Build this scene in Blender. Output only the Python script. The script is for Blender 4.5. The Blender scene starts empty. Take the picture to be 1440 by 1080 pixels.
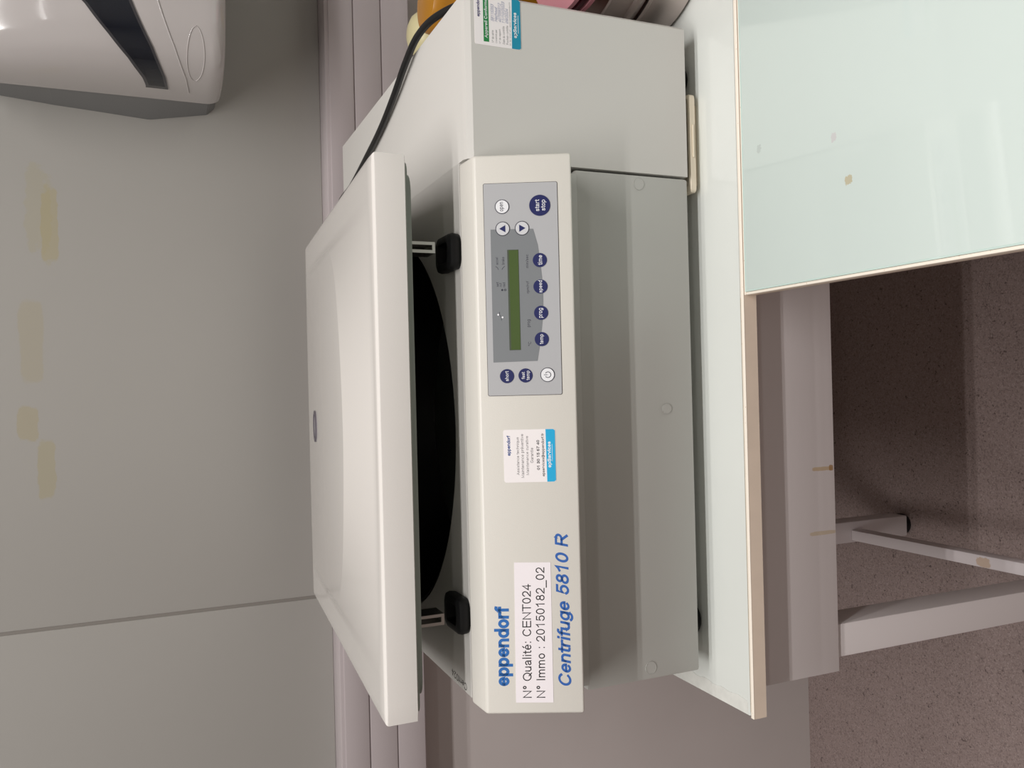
import bpy, bmesh, math, random
from mathutils import Vector, Matrix
random.seed(7)
S = bpy.context.scene
COL = S.collection
PI = math.pi

# ------------------------------------------------------------------ camera
F_PX, PITCH, YAW, ROLL = 1190.0, 0.403968, 0.001799, -0.0241526
CAM = Vector((0.3149, -0.7692, 0.56466))
fw = Vector((math.sin(YAW)*math.cos(PITCH), math.cos(YAW)*math.cos(PITCH), -math.sin(PITCH)))
r0 = Vector((math.cos(YAW), -math.sin(YAW), 0)); u0 = r0.cross(fw)
rt = r0*math.cos(ROLL) + u0*math.sin(ROLL); up = -r0*math.sin(ROLL) + u0*math.cos(ROLL)
cd = bpy.data.cameras.new('camera'); cam = bpy.data.objects.new('camera', cd); COL.objects.link(cam)
cd.sensor_fit = 'HORIZONTAL'; cd.sensor_width = 36.0; cd.lens = 36.0*F_PX/1440.0
cd.clip_start = 0.01; cd.clip_end = 50
# the photograph was taken with the phone on its side: its left is the room's up
ax, ay, az = -up, rt, -fw
cam.matrix_world = Matrix(((ax.x, ay.x, az.x, CAM.x), (ax.y, ay.y, az.y, CAM.y), (ax.z, ay.z, az.z, CAM.z), (0, 0, 0, 1)))
S.camera = cam

# ------------------------------------------------------------------ world, exposure, lamp settings
w = bpy.data.worlds.new('world'); S.world = w; w.use_nodes = True
w.node_tree.nodes['Background'].inputs[0].default_value = (0.8, 0.85, 0.9, 1)
w.node_tree.nodes['Background'].inputs[1].default_value = 0.05
S.view_settings.view_transform = 'Standard'; S.view_settings.look = 'None'
S.view_settings.gamma = 1.0; S.view_settings.use_curve_mapping = False
S.view_settings.exposure = -0.35
LAMP_COLOR = (1.0, 0.98, 0.965)
ROWS = ((-0.80, 11.5), (-1.43, 18.5), (-2.75, 3.2))     # y of a row of ceiling fixtures, watts per tube; last row: added fill
ZC = 2.7                                             # ceiling height above the bench top
ZF = -0.75                                           # floor
YW = 0.692                                           # back wall

# ------------------------------------------------------------------ helpers
def lin(c):
    out = []
    for v in c:
        v /= 255.0
        out.append(v/12.92 if v <= 0.04045 else ((v+0.055)/1.055)**2.4)
    return tuple(out)

def mat(name, rgb, rough=0.5, metal=0.0, spec=0.5, coat=0.0, coat_rough=0.05, bump=0.0, bump_scale=400.0,
        vary=0.0, vary_scale=6.0, emit=None, emit_s=0.0, spots=None, speck=None, alpha=1.0, trans=0.0, ior=1.5):
    m = bpy.data.materials.new(name); m.use_nodes = True
    nt = m.node_tree; N = nt.nodes; L = nt.links
    b = N['Principled BSDF']
    c = lin(rgb)
    b.inputs['Base Color'].default_value = (*c, 1)
    b.inputs['Roughness'].default_value = rough
    b.inputs['Metallic'].default_value = metal
    b.inputs['Specular IOR Level'].default_value = spec
    b.inputs['IOR'].default_value = ior
    b.inputs['Coat Weight'].default_value = coat
    b.inputs['Coat Roughness'].default_value = coat_rough
    b.inputs['Transmission Weight'].default_value = trans
    b.inputs['Alpha'].default_value = alpha
    if emit:
        b.inputs['Emission Color'].default_value = (*lin(emit), 1)
        b.inputs['Emission Strength'].default_value = emit_s
    geo = N.new('ShaderNodeNewGeometry')
    cur = None
    def col_in():
        if cur is None:
            rgbn = N.new('ShaderNodeRGB'); rgbn.outputs[0].default_value = (*c, 1); return rgbn.outputs[0]
        return cur
    if vary > 0:
        nz = N.new('ShaderNodeTexNoise'); nz.inputs['Scale'].default_value = vary_scale; nz.inputs['Detail'].default_value = 5
        L.new(geo.outputs['Position'], nz.inputs['Vector'])
        mp = N.new('ShaderNodeMapRange'); mp.inputs['From Min'].default_value = 0.3; mp.inputs['From Max'].default_value = 0.7
        mp.inputs['To Min'].default_value = 1-vary; mp.inputs['To Max'].default_value = 1+vary
        L.new(nz.outputs['Fac'], mp.inputs['Value'])
        vm = N.new('ShaderNodeVectorMath'); vm.operation = 'SCALE'
        L.new(col_in(), vm.inputs[0]); L.new(mp.outputs[0], vm.inputs['Scale'])
        cur = vm.outputs[0]
    if speck:
        for (sc, thr, srgb, fac) in speck:
            nz = N.new('ShaderNodeTexNoise'); nz.inputs['Scale'].default_value = sc; nz.inputs['Detail'].default_value = 2
            L.new(geo.outputs['Position'], nz.inputs['Vector'])
            mp = N.new('ShaderNodeMapRange'); mp.inputs['From Min'].default_value = thr; mp.inputs['From Max'].default_value = thr+0.06
            mp.inputs['To Max'].default_value = fac
            L.new(nz.outputs['Fac'], mp.inputs['Value'])
            mx = N.new('ShaderNodeMix'); mx.data_type = 'RGBA'
            L.new(mp.outputs[0], mx.inputs['Factor']); L.new(col_in(), mx.inputs['A'])
            mx.inputs['B'].default_value = (*lin(srgb), 1); cur = mx.outputs['Result']
    if spots:
        # stains with a shape of their own: (centre, half sizes, colour, strength, raggedness, noise scale)
        for (ce, hs, srgb, fac, rag, nsc) in spots:
            sub = N.new('ShaderNodeVectorMath'); sub.operation = 'SUBTRACT'; L.new(geo.outputs['Position'], sub.inputs[0]); sub.inputs[1].default_value = ce
            dv = N.new('ShaderNodeVectorMath'); dv.operation = 'DIVIDE'; L.new(sub.outputs[0], dv.inputs[0]); dv.inputs[1].default_value = hs
            p4 = N.new('ShaderNodeVectorMath'); p4.operation = 'MULTIPLY'; L.new(dv.outputs[0], p4.inputs[0]); L.new(dv.outputs[0], p4.inputs[1])
            ln = N.new('ShaderNodeVectorMath'); ln.operation = 'LENGTH'; L.new(p4.outputs[0], ln.inputs[0])
            nz = N.new('ShaderNodeTexNoise'); nz.inputs['Scale'].default_value = nsc; nz.inputs['Detail'].default_value = 4
            L.new(geo.outputs['Position'], nz.inputs['Vector'])
            ma = N.new('ShaderNodeMath'); ma.operation = 'MULTIPLY_ADD'; L.new(nz.outputs['Fac'], ma.inputs[0]); ma.inputs[1].default_value = rag; L.new(ln.outputs['Value'], ma.inputs[2])
            mp = N.new('ShaderNodeMapRange'); mp.inputs['From Min'].default_value = 0.85+rag*0.5; mp.inputs['From Max'].default_value = 1.1+rag*0.5
            mp.inputs['To Min'].default_value = fac; mp.inputs['To Max'].default_value = 0
            L.new(ma.outputs[0], mp.inputs['Value'])
            mx = N.new('ShaderNodeMix'); mx.data_type = 'RGBA'
            L.new(mp.outputs[0], mx.inputs['Factor']); L.new(col_in(), mx.inputs['A'])
            mx.inputs['B'].default_value = (*lin(srgb), 1); cur = mx.outputs['Result']
    if cur is not None:
        L.new(cur, b.inputs['Base Color'])
    if bump > 0:
        nz = N.new('ShaderNodeTexNoise'); nz.inputs['Scale'].default_value = bump_scale; nz.inputs['Detail'].default_value = 3
        L.new(geo.outputs['Position'], nz.inputs['Vector'])
        bp = N.new('ShaderNodeBump'); bp.inputs['Strength'].default_value = bump; bp.inputs['Distance'].default_value = 0.001
        L.new(nz.outputs['Fac'], bp.inputs['Height']); L.new(bp.outputs[0], b.inputs['Normal'])
    return m

def new_bm(): return bmesh.new()

def bm_mesh(bm, name, smooth=0.0):
    bmesh.ops.recalc_face_normals(bm, faces=bm.faces[:])
    me = bpy.data.meshes.new(name); bm.to_mesh(me); bm.free()
    if smooth > 0:
        for p in me.polygons: p.use_smooth = True
        try: me.set_sharp_from_angle(angle=math.radians(smooth))
        except Exception: pass
    return me

def obj(name, me, m=None, parent=None):
    o = bpy.data.objects.new(name, me); COL.objects.link(o)
    if m is not None and not me.materials: me.materials.append(m)
    if parent is not None:
        o.parent = parent
        if parent.type == 'EMPTY': o.location = -parent.location
    return o

def thing(name, label, cat, loc=(0, 0, 0), group=None):
    o = bpy.data.objects.new(name, None); COL.objects.link(o); o.location = loc; o.empty_display_size = 0.05
    o['label'] = label; o['category'] = cat
    if group: o['group'] = group
    return o

def tag(o, label, cat, group=None):
    o['label'] = label; o['category'] = cat
    if group: o['group'] = group
    return o

def box_bm(x0, x1, y0, y1, z0, z1, bev=0.0, seg=2, bm=None):
    b = bm or new_bm()
    vs = [b.verts.new((x, y, z)) for x in (x0, x1) for y in (y0, y1) for z in (z0, z1)]
    fs = [b.faces.new([vs[i] for i in q]) for q in ((0, 1, 3, 2), (4, 6, 7, 5), (0, 4, 5, 1), (2, 3, 7, 6), (0, 2, 6, 4), (1, 5, 7, 3))]
    if bev > 0:
        es = list({e for f in fs for e in f.edges})
        bmesh.ops.bevel(b, geom=es, offset=bev, segments=seg, affect='EDGES', profile=0.5)
    return b

def box(name, x0, x1, y0, y1, z0, z1, m, parent=None, bev=0.002, seg=2):
    return obj(name, bm_mesh(box_bm(x0, x1, y0, y1, z0, z1, bev, seg), name, 40), m, parent)

def prism_x(name, yz, x0, x1, m, parent=None, bev=0.0, seg=3):
    b = new_bm()
    a = [b.verts.new((x0, y, z)) for y, z in yz]; c = [b.verts.new((x1, y, z)) for y, z in yz]
    n = len(yz)
    b.faces.new(a); b.faces.new(c[::-1])
    for i in range(n): b.faces.new((a[i], a[(i+1) % n], c[(i+1) % n], c[i]))
    if bev > 0: bmesh.ops.bevel(b, geom=b.edges[:], offset=bev, segments=seg, affect='EDGES', profile=0.5)
    return obj(name, bm_mesh(b, name, 40), m, parent)

def lathe(name, prof, center, m, parent=None, seg=64, smooth=35):
    b = new_bm(); rings = []
    cx, cy, cz = center
    for r, z in prof:
        if r < 1e-6: rings.append([b.verts.new((cx, cy, cz+z))])
        else: rings.append([b.verts.new((cx+r*math.cos(2*PI*i/seg), cy+r*math.sin(2*PI*i/seg), cz+z)) for i in range(seg)])
    for A, B in zip(rings[:-1], rings[1:]):
        for i in range(seg):
            j = (i+1) % seg
            if len(A) == 1 and len(B) == 1: continue
            if len(A) == 1: b.faces.new((A[0], B[i], B[j]))
            elif len(B) == 1: b.faces.new((A[i], A[j], B[0]))
            else: b.faces.new((A[i], A[j], B[j], B[i]))
    return obj(name, bm_mesh(b, name, smooth), m, parent)

def catmull(pts, n=10):
    P = [Vector(p) for p in pts]; P = [P[0]*2-P[1]] + P + [P[-1]*2-P[-2]]
    out = []
    for i in range(1, len(P)-2):
        for k in range(n):
            t = k/n; a, b_, c, d = P[i-1], P[i], P[i+1], P[i+2]
            out.append(0.5*((2*b_)+(-a+c)*t+(2*a-5*b_+4*c-d)*t*t+(-a+3*b_-3*c+d)*t**3))
    out.append(P[-2]); return out

def tube_mesh(name, pts, r, seg=12, closed=False):
    b = new_bm(); pts = [Vector(p) for p in pts]; n = len(pts); rings = []
    ref = Vector((0.13, 0.21, 0.97))
    for i, p in enumerate(pts):
        if closed: t = pts[(i+1) % n]-pts[i-1]
        else: t = pts[min(i+1, n-1)]-pts[max(i-1, 0)]
        t.normalize(); a = t.cross(ref); a.normalize(); c = t.cross(a)
        rings.append([b.verts.new(p+(a*math.cos(2*PI*k/seg)+c*math.sin(2*PI*k/seg))*r) for k in range(seg)])
    rng = range(n) if closed else range(n-1)
    for i in rng:
        A, B = rings[i], rings[(i+1) % n]
        for k in range(seg): b.faces.new((A[k], A[(k+1) % seg], B[(k+1) % seg], B[k]))
    if not closed: b.faces.new(rings[0]); b.faces.new(rings[-1][::-1])
    return bm_mesh(b, name, 60)

class Frame:
    """a flat face in the room: origin, right, up; points (a, b) with lift along the normal"""
    def __init__(s, o, r, u): s.o = Vector(o); s.r = Vector(r).normalized(); s.u = Vector(u).normalized(); s.n = s.r.cross(s.u)
    def p(s, a, b, h=0.0): return s.o + s.r*a + s.u*b + s.n*h
    def m(s): 
        return Matrix(((s.r.x, s.u.x, s.n.x, s.o.x), (s.r.y, s.u.y, s.n.y, s.o.y), (s.r.z, s.u.z, s.n.z, s.o.z), (0, 0, 0, 1)))

def plate(name, fr, poly, h0, h1, m, parent):
    b = new_bm()
    A = [b.verts.new(fr.p(x, y, h0)) for x, y in poly]; B = [b.verts.new(fr.p(x, y, h1)) for x, y in poly]; n = len(poly)
    b.faces.new(A[::-1]); b.faces.new(B)
    for i in range(n): b.faces.new((A[i], A[(i+1) % n], B[(i+1) % n], B[i]))
    return obj(name, bm_mesh(b, name, 30), m, parent)

def rrect(x0, x1, y0, y1, r, n=5):
    out = []
    for cx, cy, a0 in ((x1-r, y0+r, -PI/2), (x1-r, y1-r, 0), (x0+r, y1-r, PI/2), (x0+r, y0+r, PI)):
        for k in range(n+1): a = a0+PI/2*k/n; out.append((cx+r*math.cos(a), cy+r*math.sin(a)))
    return out

def circ(cx, cy, r, n=40): return [(cx+r*math.cos(2*PI*k/n), cy+r*math.sin(2*PI*k/n)) for k in range(n)]

def ring(name, fr, cx, cy, ri, ro, h0, h1, m, parent, a0=0.0, a1=2*PI, n=40):
    b = new_bm(); full = abs(a1-a0-2*PI) < 1e-6; V = []
    cnt = n if full else n+1
    for k in range(cnt):
        a = a0+(a1-a0)*k/n; c, s = math.cos(a), math.sin(a)
        V.append([b.verts.new(fr.p(cx+r*c, cy+r*s, h)) for r, h in ((ri, h0), (ro, h0), (ro, h1), (ri, h1))])
    for k in range(n):
        A, B = V[k], V[(k+1) % cnt]
        for q in range(4): b.faces.new((A[q], A[(q+1) % 4], B[(q+1) % 4], B[q]))
    if not full: b.faces.new(V[0]); b.faces.new(V[-1][::-1])
    return obj(name, bm_mesh(b, name, 30), m, parent)

# a plain sans lettering drawn as strokes: glyph = (advance, [polylines]), cap height 0.72, x-height 0.52
def _arc(cx, cy, rx, ry, a0, a1, n=12): return [(cx+rx*math.cos(math.radians(a0+(a1-a0)*k/n)), cy+ry*math.sin(math.radians(a0+(a1-a0)*k/n))) for k in range(n+1)]
_O = lambda: _arc(.26, .26, .18, .22, 90, 450, 22)
GL = {
 ' ': (.28, []),
 'a': (.50, [[(.08, .37), (.12, .44)]+_arc(.24, .34, .15, .14, 115, 0, 7)+[(.39, .09), (.42, .04)], [(.39, .29), (.24, .265), (.13, .23), (.08, .15), (.11, .07), (.19, .04), (.30, .07), (.37, .13), (.39, .20)]]),
 'b': (.52, [[(.08, .04), (.08, .72)], _O()]), 'c': (.48, [_arc(.26, .26, .18, .22, 40, 320, 16)]), 'd': (.52, [[(.44, .04), (.44, .72)], _O()]),
 'e': (.52, [[(.08, .27), (.44, .27)]+_arc(.26, .26, .18, .22, 3, 318, 18)]), 'f': (.27, [[(.13, .04), (.13, .58)]+_arc(.23, .58, .10, .11, 180, 70, 6), [(.03, .48), (.25, .48)]]),
 'g': (.52, [_O(), [(.44, .48), (.44, -.02)]+_arc(.26, -.02, .18, .14, 0, -155, 9)]), 'h': (.50, [[(.08, .04), (.08, .72)], _arc(.25, .30, .17, .18, 180, 0, 10)+[(.42, .04)]]),
 'i': (.20, [[(.10, .04), (.10, .48)], [(.10, .66), (.10, .69)]]), 'k': (.46, [[(.08, .04), (.08, .72)], [(.38, .48), (.09, .22)], [(.19, .30), (.40, .04)]]), 'l': (.20, [[(.10, .04), (.10, .72)]]),
 'm': (.76, [[(.08, .04), (.08, .48)], _arc(.225, .33, .145, .15, 180, 0, 8)+[(.37, .04)], _arc(.515, .33, .145, .15, 180, 0, 8)+[(.66, .04)]]),
 'n': (.51, [[(.08, .04), (.08, .48)], _arc(.25, .30, .17, .18, 180, 0, 10)+[(.42, .04)]]), 'o': (.52, [_O()]), 'p': (.52, [[(.08, .48), (.08, -.17)], _O()]), 'q': (.52, [[(.44, .48), (.44, -.17)], _O()]),
 'r': (.33, [[(.08, .04), (.08, .48)], _arc(.25, .29, .17, .19, 180, 70, 7)]),
 's': (.46, [[(.37, .38), (.33, .45), (.23, .48), (.13, .45), (.09, .38), (.13, .31), (.24, .27), (.35, .23), (.39, .15), (.34, .07), (.23, .04), (.12, .07), (.07, .14)]]),
 't': (.29, [[(.14, .64), (.14, .11), (.17, .055), (.26, .04)], [(.03, .48), (.26, .48)]]), 'u': (.51, [[(.08, .48), (.08, .22)]+_arc(.25, .22, .17, .18, 180, 360, 10), [(.42, .48), (.42, .04)]]),
 'v': (.46, [[(.04, .48), (.23, .04), (.42, .48)]]), 'A': (.64, [[(.03, .04), (.32, .68), (.61, .04)], [(.13, .24), (.51, .24)]]),
 'C': (.70, [_arc(.36, .36, .28, .32, 38, 322, 20)]), 'D': (.70, [[(.09, .04), (.09, .68), (.32, .68)]+_arc(.32, .36, .30, .32, 90, -90, 12)+[(.09, .04)]]),
 'E': (.64, [[(.58, .68), (.10, .68), (.10, .04), (.59, .04)], [(.10, .37), (.55, .37)]]), 'G': (.74, [_arc(.37, .36, .29, .32, 38, 350, 20)+[(.66, .32), (.40, .32)]]), 'H': (.70, [[(.10, .04), (.10, .68)], [(.60, .04), (.60, .68)], [(.10, .37), (.60, .37)]]),
 'I': (.26, [[(.13, .04), (.13, .68)]]), 'M': (.82, [[(.09, .04), (.09, .68), (.41, .06), (.73, .68), (.73, .04)]]), 'N': (.72, [[(.10, .04), (.10, .68), (.62, .04), (.62, .68)]]),
 'P': (.64, [[(.10, .04), (.10, .68), (.36, .68)]+_arc(.36, .50, .20, .18, 90, -90, 9)+[(.10, .32)]]), 'Q': (.76, [_arc(.38, .36, .31, .32, 90, 450, 26), [(.46, .20), (.70, .0)]]),
 'R': (.70, [[(.10, .04), (.10, .68), (.39, .68)]+_arc(.39, .515, .20, .165, 90, -90, 9)+[(.10, .35)], [(.36, .35), (.62, .04)]]), 'S': (.64, [[(.56, .52), (.50, .63), (.33, .68), (.17, .64), (.10, .53), (.15, .43), (.33, .37), (.52, .31), (.58, .20), (.51, .08), (.33, .04), (.14, .08), (.07, .21)]]),
 'T': (.60, [[(.03, .68), (.57, .68)], [(.30, .68), (.30, .04)]]),
 '0': (.55, [_arc(.275, .36, .20, .32, 90, 450, 24)]), '1': (.55, [[(.12, .52), (.24, .59), (.32, .70), (.32, .04)]]), '2': (.55, [_arc(.275, .48, .19, .20, 170, -25, 10)+[(.38, .29), (.16, .13), (.08, .04), (.48, .04)]]),
 '3': (.55, [_arc(.26, .52, .17, .16, 160, -80, 9)+[(.20, .37)], _arc(.26, .21, .20, .17, 85, -165, 10)]), '4': (.55, [[(.49, .21), (.05, .21), (.37, .68), (.37, .04)]]),
 '5': (.55, [[(.45, .68), (.15, .68), (.10, .35)]+_arc(.275, .25, .20, .21, 145, -155, 12)]), '6': (.55, [_arc(.275, .24, .19, .20, 90, 450, 18), _arc(.33, .30, .245, .38, 70, 185, 9)]), '7': (.55, [[(.07, .68), (.48, .68), (.30, .38), (.22, .04)]]),
 '8': (.55, [_arc(.275, .53, .155, .15, 90, 450, 16), _arc(.275, .21, .195, .17, 90, 450, 18)]), '9': (.55, [_arc(.275, .48, .19, .20, 90, 450, 18), _arc(.22, .42, .245, .38, 250, 365, 9)]),
 ':': (.26, [[(.13, .05), (.13, .08)], [(.13, .44), (.13, .47)]]), '_': (.56, [[(0, -.15), (.56, -.15)]]), '.': (.24, [[(.12, .05), (.12, .08)]]), '/': (.30, [[(.02, .02), (.27, .72)]]), '-': (.34, [[(.05, .25), (.29, .25)]]),
 '\u00b0': (.38, [_arc(.19, .57, .10, .11, 90, 450, 14)]), '@': (.90, [_arc(.45, .28, .15, .17, 90, 450, 14), [(.60, .45), (.60, .16), (.70, .12), (.79, .22)]+_arc(.45, .29, .36, .38, -5, 300, 18)]),
}
GL['\u00e9'] = (.52, GL['e'][1]+[[(.22, .60), (.32, .72)]])
GL['\u00f4'] = (.52, GL['o'][1]+[[(.17, .60), (.26, .70), (.35, .60)]])

def text(name, body, fr, x0, x1, y0, y1, h, m, parent, bold=0.0, shear=0.0, skew=0.0, base=None, cap=None, hw=None):
    """flat lettering: either fitted into the box x0..x1, y0..y1 of a face, or set on a baseline with a cap height"""
    hw = hw if hw is not None else 0.040+bold
    V, Fc = [], []
    pen = 0.0
    for ch in body:
        adv, lines = GL[ch]
        for ln in lines:
            pts = [Vector((p[0]+pen, p[1])) for p in ln]
            closed = (pts[0]-pts[-1]).length < 1e-6
            if closed: pts = pts[:-1]
            n = len(pts); L = []
            for i in range(n):
                a = pts[i-1] if (i > 0 or closed) else None
                c = pts[(i+1) % n] if (i < n-1 or closed) else None
                d1 = (pts[i]-a).normalized() if a is not None else None
                d2 = (c-pts[i]).normalized() if c is not None else None
                p = pts[i]
                if d1 is None: d1 = d2; p = p-d2*hw*(0.9 if n == 2 else 0.9)
                elif d2 is None: d2 = d1; p = p+d1*hw*0.9
                n1, n2 = Vector((-d1.y, d1.x)), Vector((-d2.y, d2.x))
                mt = n1+n2
                if mt.length < 0.3: mt = n1
                mt.normalize(); k = min(2.0, 1/max(0.3, mt.dot(n1)))
                L.append((p+mt*hw*k, p-mt*hw*k))
            o = len(V)
            for A, B in L: V += [A, B]
            cnt = n if closed else n-1
            for i in range(cnt):
                j = (i+1) % n; Fc.append((o+2*i+1, o+2*j+1, o+2*j, o+2*i))
        pen += adv+0.03
    if shear: V = [Vector((v.x+shear*v.y, v.y)) for v in V]
    bx0 = min(v.x for v in V); bx1 = max(v.x for v in V); by0 = min(v.y for v in V); by1 = max(v.y for v in V)
    W = []
    for v in V:
        a = x0+(v.x-bx0)/(bx1-bx0)*(x1-x0)
        c = base+v.y*cap/0.72 if base is not None else y0+(v.y-by0)/(by1-by0)*(y1-y0)
        W.append(fr.p(a, c+skew*(a-x0), h+0.00004))
    n0 = len(W)
    W += [w_-fr.n*0.00008 for w_ in W]
    me = bpy.data.meshes.new(name); me.from_pydata([tuple(w_) for w_ in W], [], Fc+[tuple(i+n0 for i in f[::-1]) for f in Fc]); me.update()
    return obj(name, me, m, parent)

def stroke(name, fr, pts, wd, h, m, parent):
    return obj(name, tube_mesh(name, [fr.p(a, c, h) for a, c in pts], wd, 6), m, parent)

# ------------------------------------------------------------------ materials
M = {}
M['wall'] = mat('wall_paint', (168, 165, 160), 0.45, vary=0.02, vary_scale=2.0, spots=[
    ((0.575, YW-0.004, 0.700), (0.060, 0.05, 0.012), (170, 156, 104), 0.42, 1.5, 55),
    ((0.600, YW-0.004, 0.715), (0.062, 0.05, 0.018), (168, 158, 116), 0.25, 2.2, 70),
    ((0.400, YW-0.004, 0.728), (0.062, 0.05, 0.016), (168, 156, 120), 0.32, 1.3, 40),
    ((0.275, YW-0.004, 0.735), (0.026, 0.05, 0.014), (168, 154, 108), 0.38, 1.5, 60),
    ((0.205, YW-0.004, 0.712), (0.046, 0.05, 0.013), (168, 156, 108), 0.38, 1.4, 50)])
M['wall_low'] = mat('wall_paint_lightened', (194, 185, 182), 0.5, vary=0.02)  # the wall's paint, lightened in place of light missing low down
M['white_wall'] = mat('room_paint', (160, 156, 150), 0.7)
M['ceiling'] = mat('ceiling_tile', (225, 223, 218), 0.8)
M['floor'] = mat('speckled_vinyl', (146, 129, 125), 0.45, vary=0.05, vary_scale=9,
                 speck=[(330, 0.54, (112, 97, 94), 0.6), (410, 0.57, (180, 164, 160), 0.45), (150, 0.66, (76, 62, 60), 0.8)], bump=0.05)
M['trunk'] = mat('trunking_plastic', (182, 172, 173), 0.42)
M['shell'] = mat('light_grey_paint', (216, 212, 204), 0.34, bump=0.10, bump_scale=900)
M['shell2'] = mat('pale_grey_paint', (204, 201, 196), 0.36, bump=0.06, bump_scale=900)
M['lid'] = mat('lid_paint', (228, 223, 218), 0.24, coat=0.8, coat_rough=0.14, bump=0.10, bump_scale=1100)
M['base'] = mat('base_paint_shaded', (184, 183, 178), 0.40, bump=0.05, bump_scale=900)  # same paint as the deck, darkened: shade of the lower front in the colour
M['liner'] = mat('liner_grey', (140, 146, 138), 0.5)
M['black'] = mat('black_rubber', (7, 7, 8), 0.5, spec=0.3)
M['chamber'] = mat('black_chamber', (7, 7, 9), 0.35)
M['steel'] = mat('brushed_steel', (190, 186, 180), 0.28, metal=1.0)
M['keypad'] = mat('keypad_film', (178, 178, 180), 0.38)
M['keydark'] = mat('keypad_dark_grey', (124, 127, 130), 0.4)
M['lcd'] = mat('lcd_green', (74, 92, 50), 0.18)
M['lcdframe'] = mat('lcd_edge', (70, 78, 62), 0.4)
M['navy'] = mat('navy_key', (28, 34, 88), 0.4)
M['whitekey'] = mat('white_key', (232, 232, 235), 0.4)
M['greykey'] = mat('grey_key', (205, 205, 208), 0.4)
M['ink'] = mat('dark_print', (36, 36, 52), 0.6)
M['inkk'] = mat('black_print', (26, 24, 26), 0.6)
M['inkg'] = mat('grey_print', (92, 88, 90), 0.6)
M['whiteink'] = mat('white_print', (238, 238, 240), 0.6)
M['blue'] = mat('blue_print', (38, 104, 176), 0.5)
M['blue2'] = mat('blue_model_print', (44, 96, 172), 0.5)
M['sticker'] = mat('white_sticker', (240, 234, 234), 0.45)
M['label'] = mat('paper_label', (240, 233, 236), 0.5)
M['cyan'] = mat('cyan_band', (26, 168, 216), 0.45)
M['teal'] = mat('teal_band', (0, 138, 168), 0.45)
M['green'] = mat('green_band', (18, 128, 62), 0.45)
M['penblue'] = mat('blue_pen', (84, 98, 150), 0.6)
M['bluelogo'] = mat('logo_blue', (36, 72, 140), 0.5)
M['purple'] = mat('logo_purple', (52, 44, 110), 0.5)
M['cable'] = mat('cable_rubber', (14, 14, 16), 0.38)
M['glass_bench'] = mat('white_glass', (216, 219, 214), 0.25, coat=1.0, coat_rough=0.02, vary=0.01)
M['glass_mint'] = mat('mint_glass', (212, 224, 219), 0.25, coat=1.0, coat_rough=0.02, spots=[
    ((0.487, -0.207, 0), (0.004, 0.004, 0.02), (190, 172, 130), 0.7, 2.4, 420),
    ((0.529, -0.191, 0), (0.004, 0.003, 0.02), (206, 200, 202), 0.7, 2.2, 420),
    ((0.545, -0.091, 0), (0.004, 0.003, 0.02), (190, 200, 196), 0.7, 2.4, 500)])
M['glass_edge'] = mat('green_glass_edge', (196, 216, 209), 0.12, coat=1.0)
M['edge_band'] = mat('cream_edge_band', (226, 208, 190), 0.5, vary=0.04, vary_scale=30)
M['board_top'] = mat('board_white_edge', (246, 236, 222), 0.5, speck=[(260, 0.68, (180, 140, 100), 0.5)])
M['seal'] = mat('aged_sealant', (216, 216, 210), 0.3, vary=0.08, vary_scale=60, bump=0.4, bump_scale=150)
M['dirt'] = mat('brown_joint', (140, 110, 60), 0.8, vary=0.3, vary_scale=40)
M['frame'] = mat('grey_steel_paint', (212, 204, 203), 0.42, spots=[
    ((0.2125, -0.03, -0.128), (0.0022, 0.02, 0.014), (190, 160, 110), 0.7, 1.2, 160),
    ((0.213, -0.03, -0.141), (0.0032, 0.02, 0.003), (160, 116, 56), 0.8, 0.8, 160),
    ((0.1405, -0.03, -0.126), (0.0022, 0.02, 0.019), (194, 172, 132), 0.6, 1.2, 160)])
M['frame_white'] = mat('pale_steel_paint', (214, 205, 206), 0.42, spots=[
    ((0.026, 0.140, -0.6), (0.007, 0.012, 0.03), (186, 152, 112), 0.6, 1.8, 160)])
M['tray'] = mat('cream_plastic', (236, 224, 202), 0.45)
M['disp'] = mat('dispenser_white', (184, 178, 176), 0.12, coat=0.6)
M['disp_grey'] = mat('dispenser_grey', (120, 120, 120), 0.5)
M['smoke'] = mat('smoked_window', (10, 16, 30), 0.06, coat=1.0, alpha=0.72)
M['paper'] = mat('towel_paper', (170, 198, 226), 0.9)
M['bowl'] = mat('bowl_steel', (196, 184, 180), 0.36, metal=1.0)
M['pink'] = mat('pink_plastic', (206, 140, 150), 0.3)
M['darkred'] = mat('dark_red_plastic', (70, 22, 34), 0.3)
M['cream'] = mat('cream_bottle', (214, 204, 160), 0.35)
M['amber'] = mat('amber_plastic', (186, 128, 40), 0.25)
M['brown'] = mat('brown_cap', (110, 58, 24), 0.4)
M['fixture'] = mat('fixture_white', (235, 235, 232), 0.5)

# ------------------------------------------------------------------ the room
def struct(o): o['kind'] = 'structure'; return o
X0, X1, Y0 = -2.3, 2.9, -3.4
struct(box('floor', X0, X1, Y0, YW, ZF-0.05, ZF, M['floor'], bev=0))
struct(box('ceiling', X0, X1, Y0, YW, ZC, ZC+0.05, M['ceiling'], bev=0))
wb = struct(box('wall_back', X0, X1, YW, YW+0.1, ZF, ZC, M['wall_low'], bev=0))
SEAM = -0.036
box('wall_panel', X0, SEAM-0.0025, YW-0.004, YW, 0.2865, ZC, M['wall'], wb, bev=0.0015)
box('wall_panel', SEAM+0.0025, X1, YW-0.004, YW, 0.2865, ZC, M['wall'], wb, bev=0.0015)
box('joint_strip', SEAM-0.004, SEAM+0.004, YW-0.0025, YW, 0.2865, ZC, mat('joint_sealant', (128, 123, 117), 0.6), wb, bev=0)
struct(box('wall_left', X0-0.1, X0, Y0, YW, ZF, ZC, M['white_wall'], bev=0))
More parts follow.
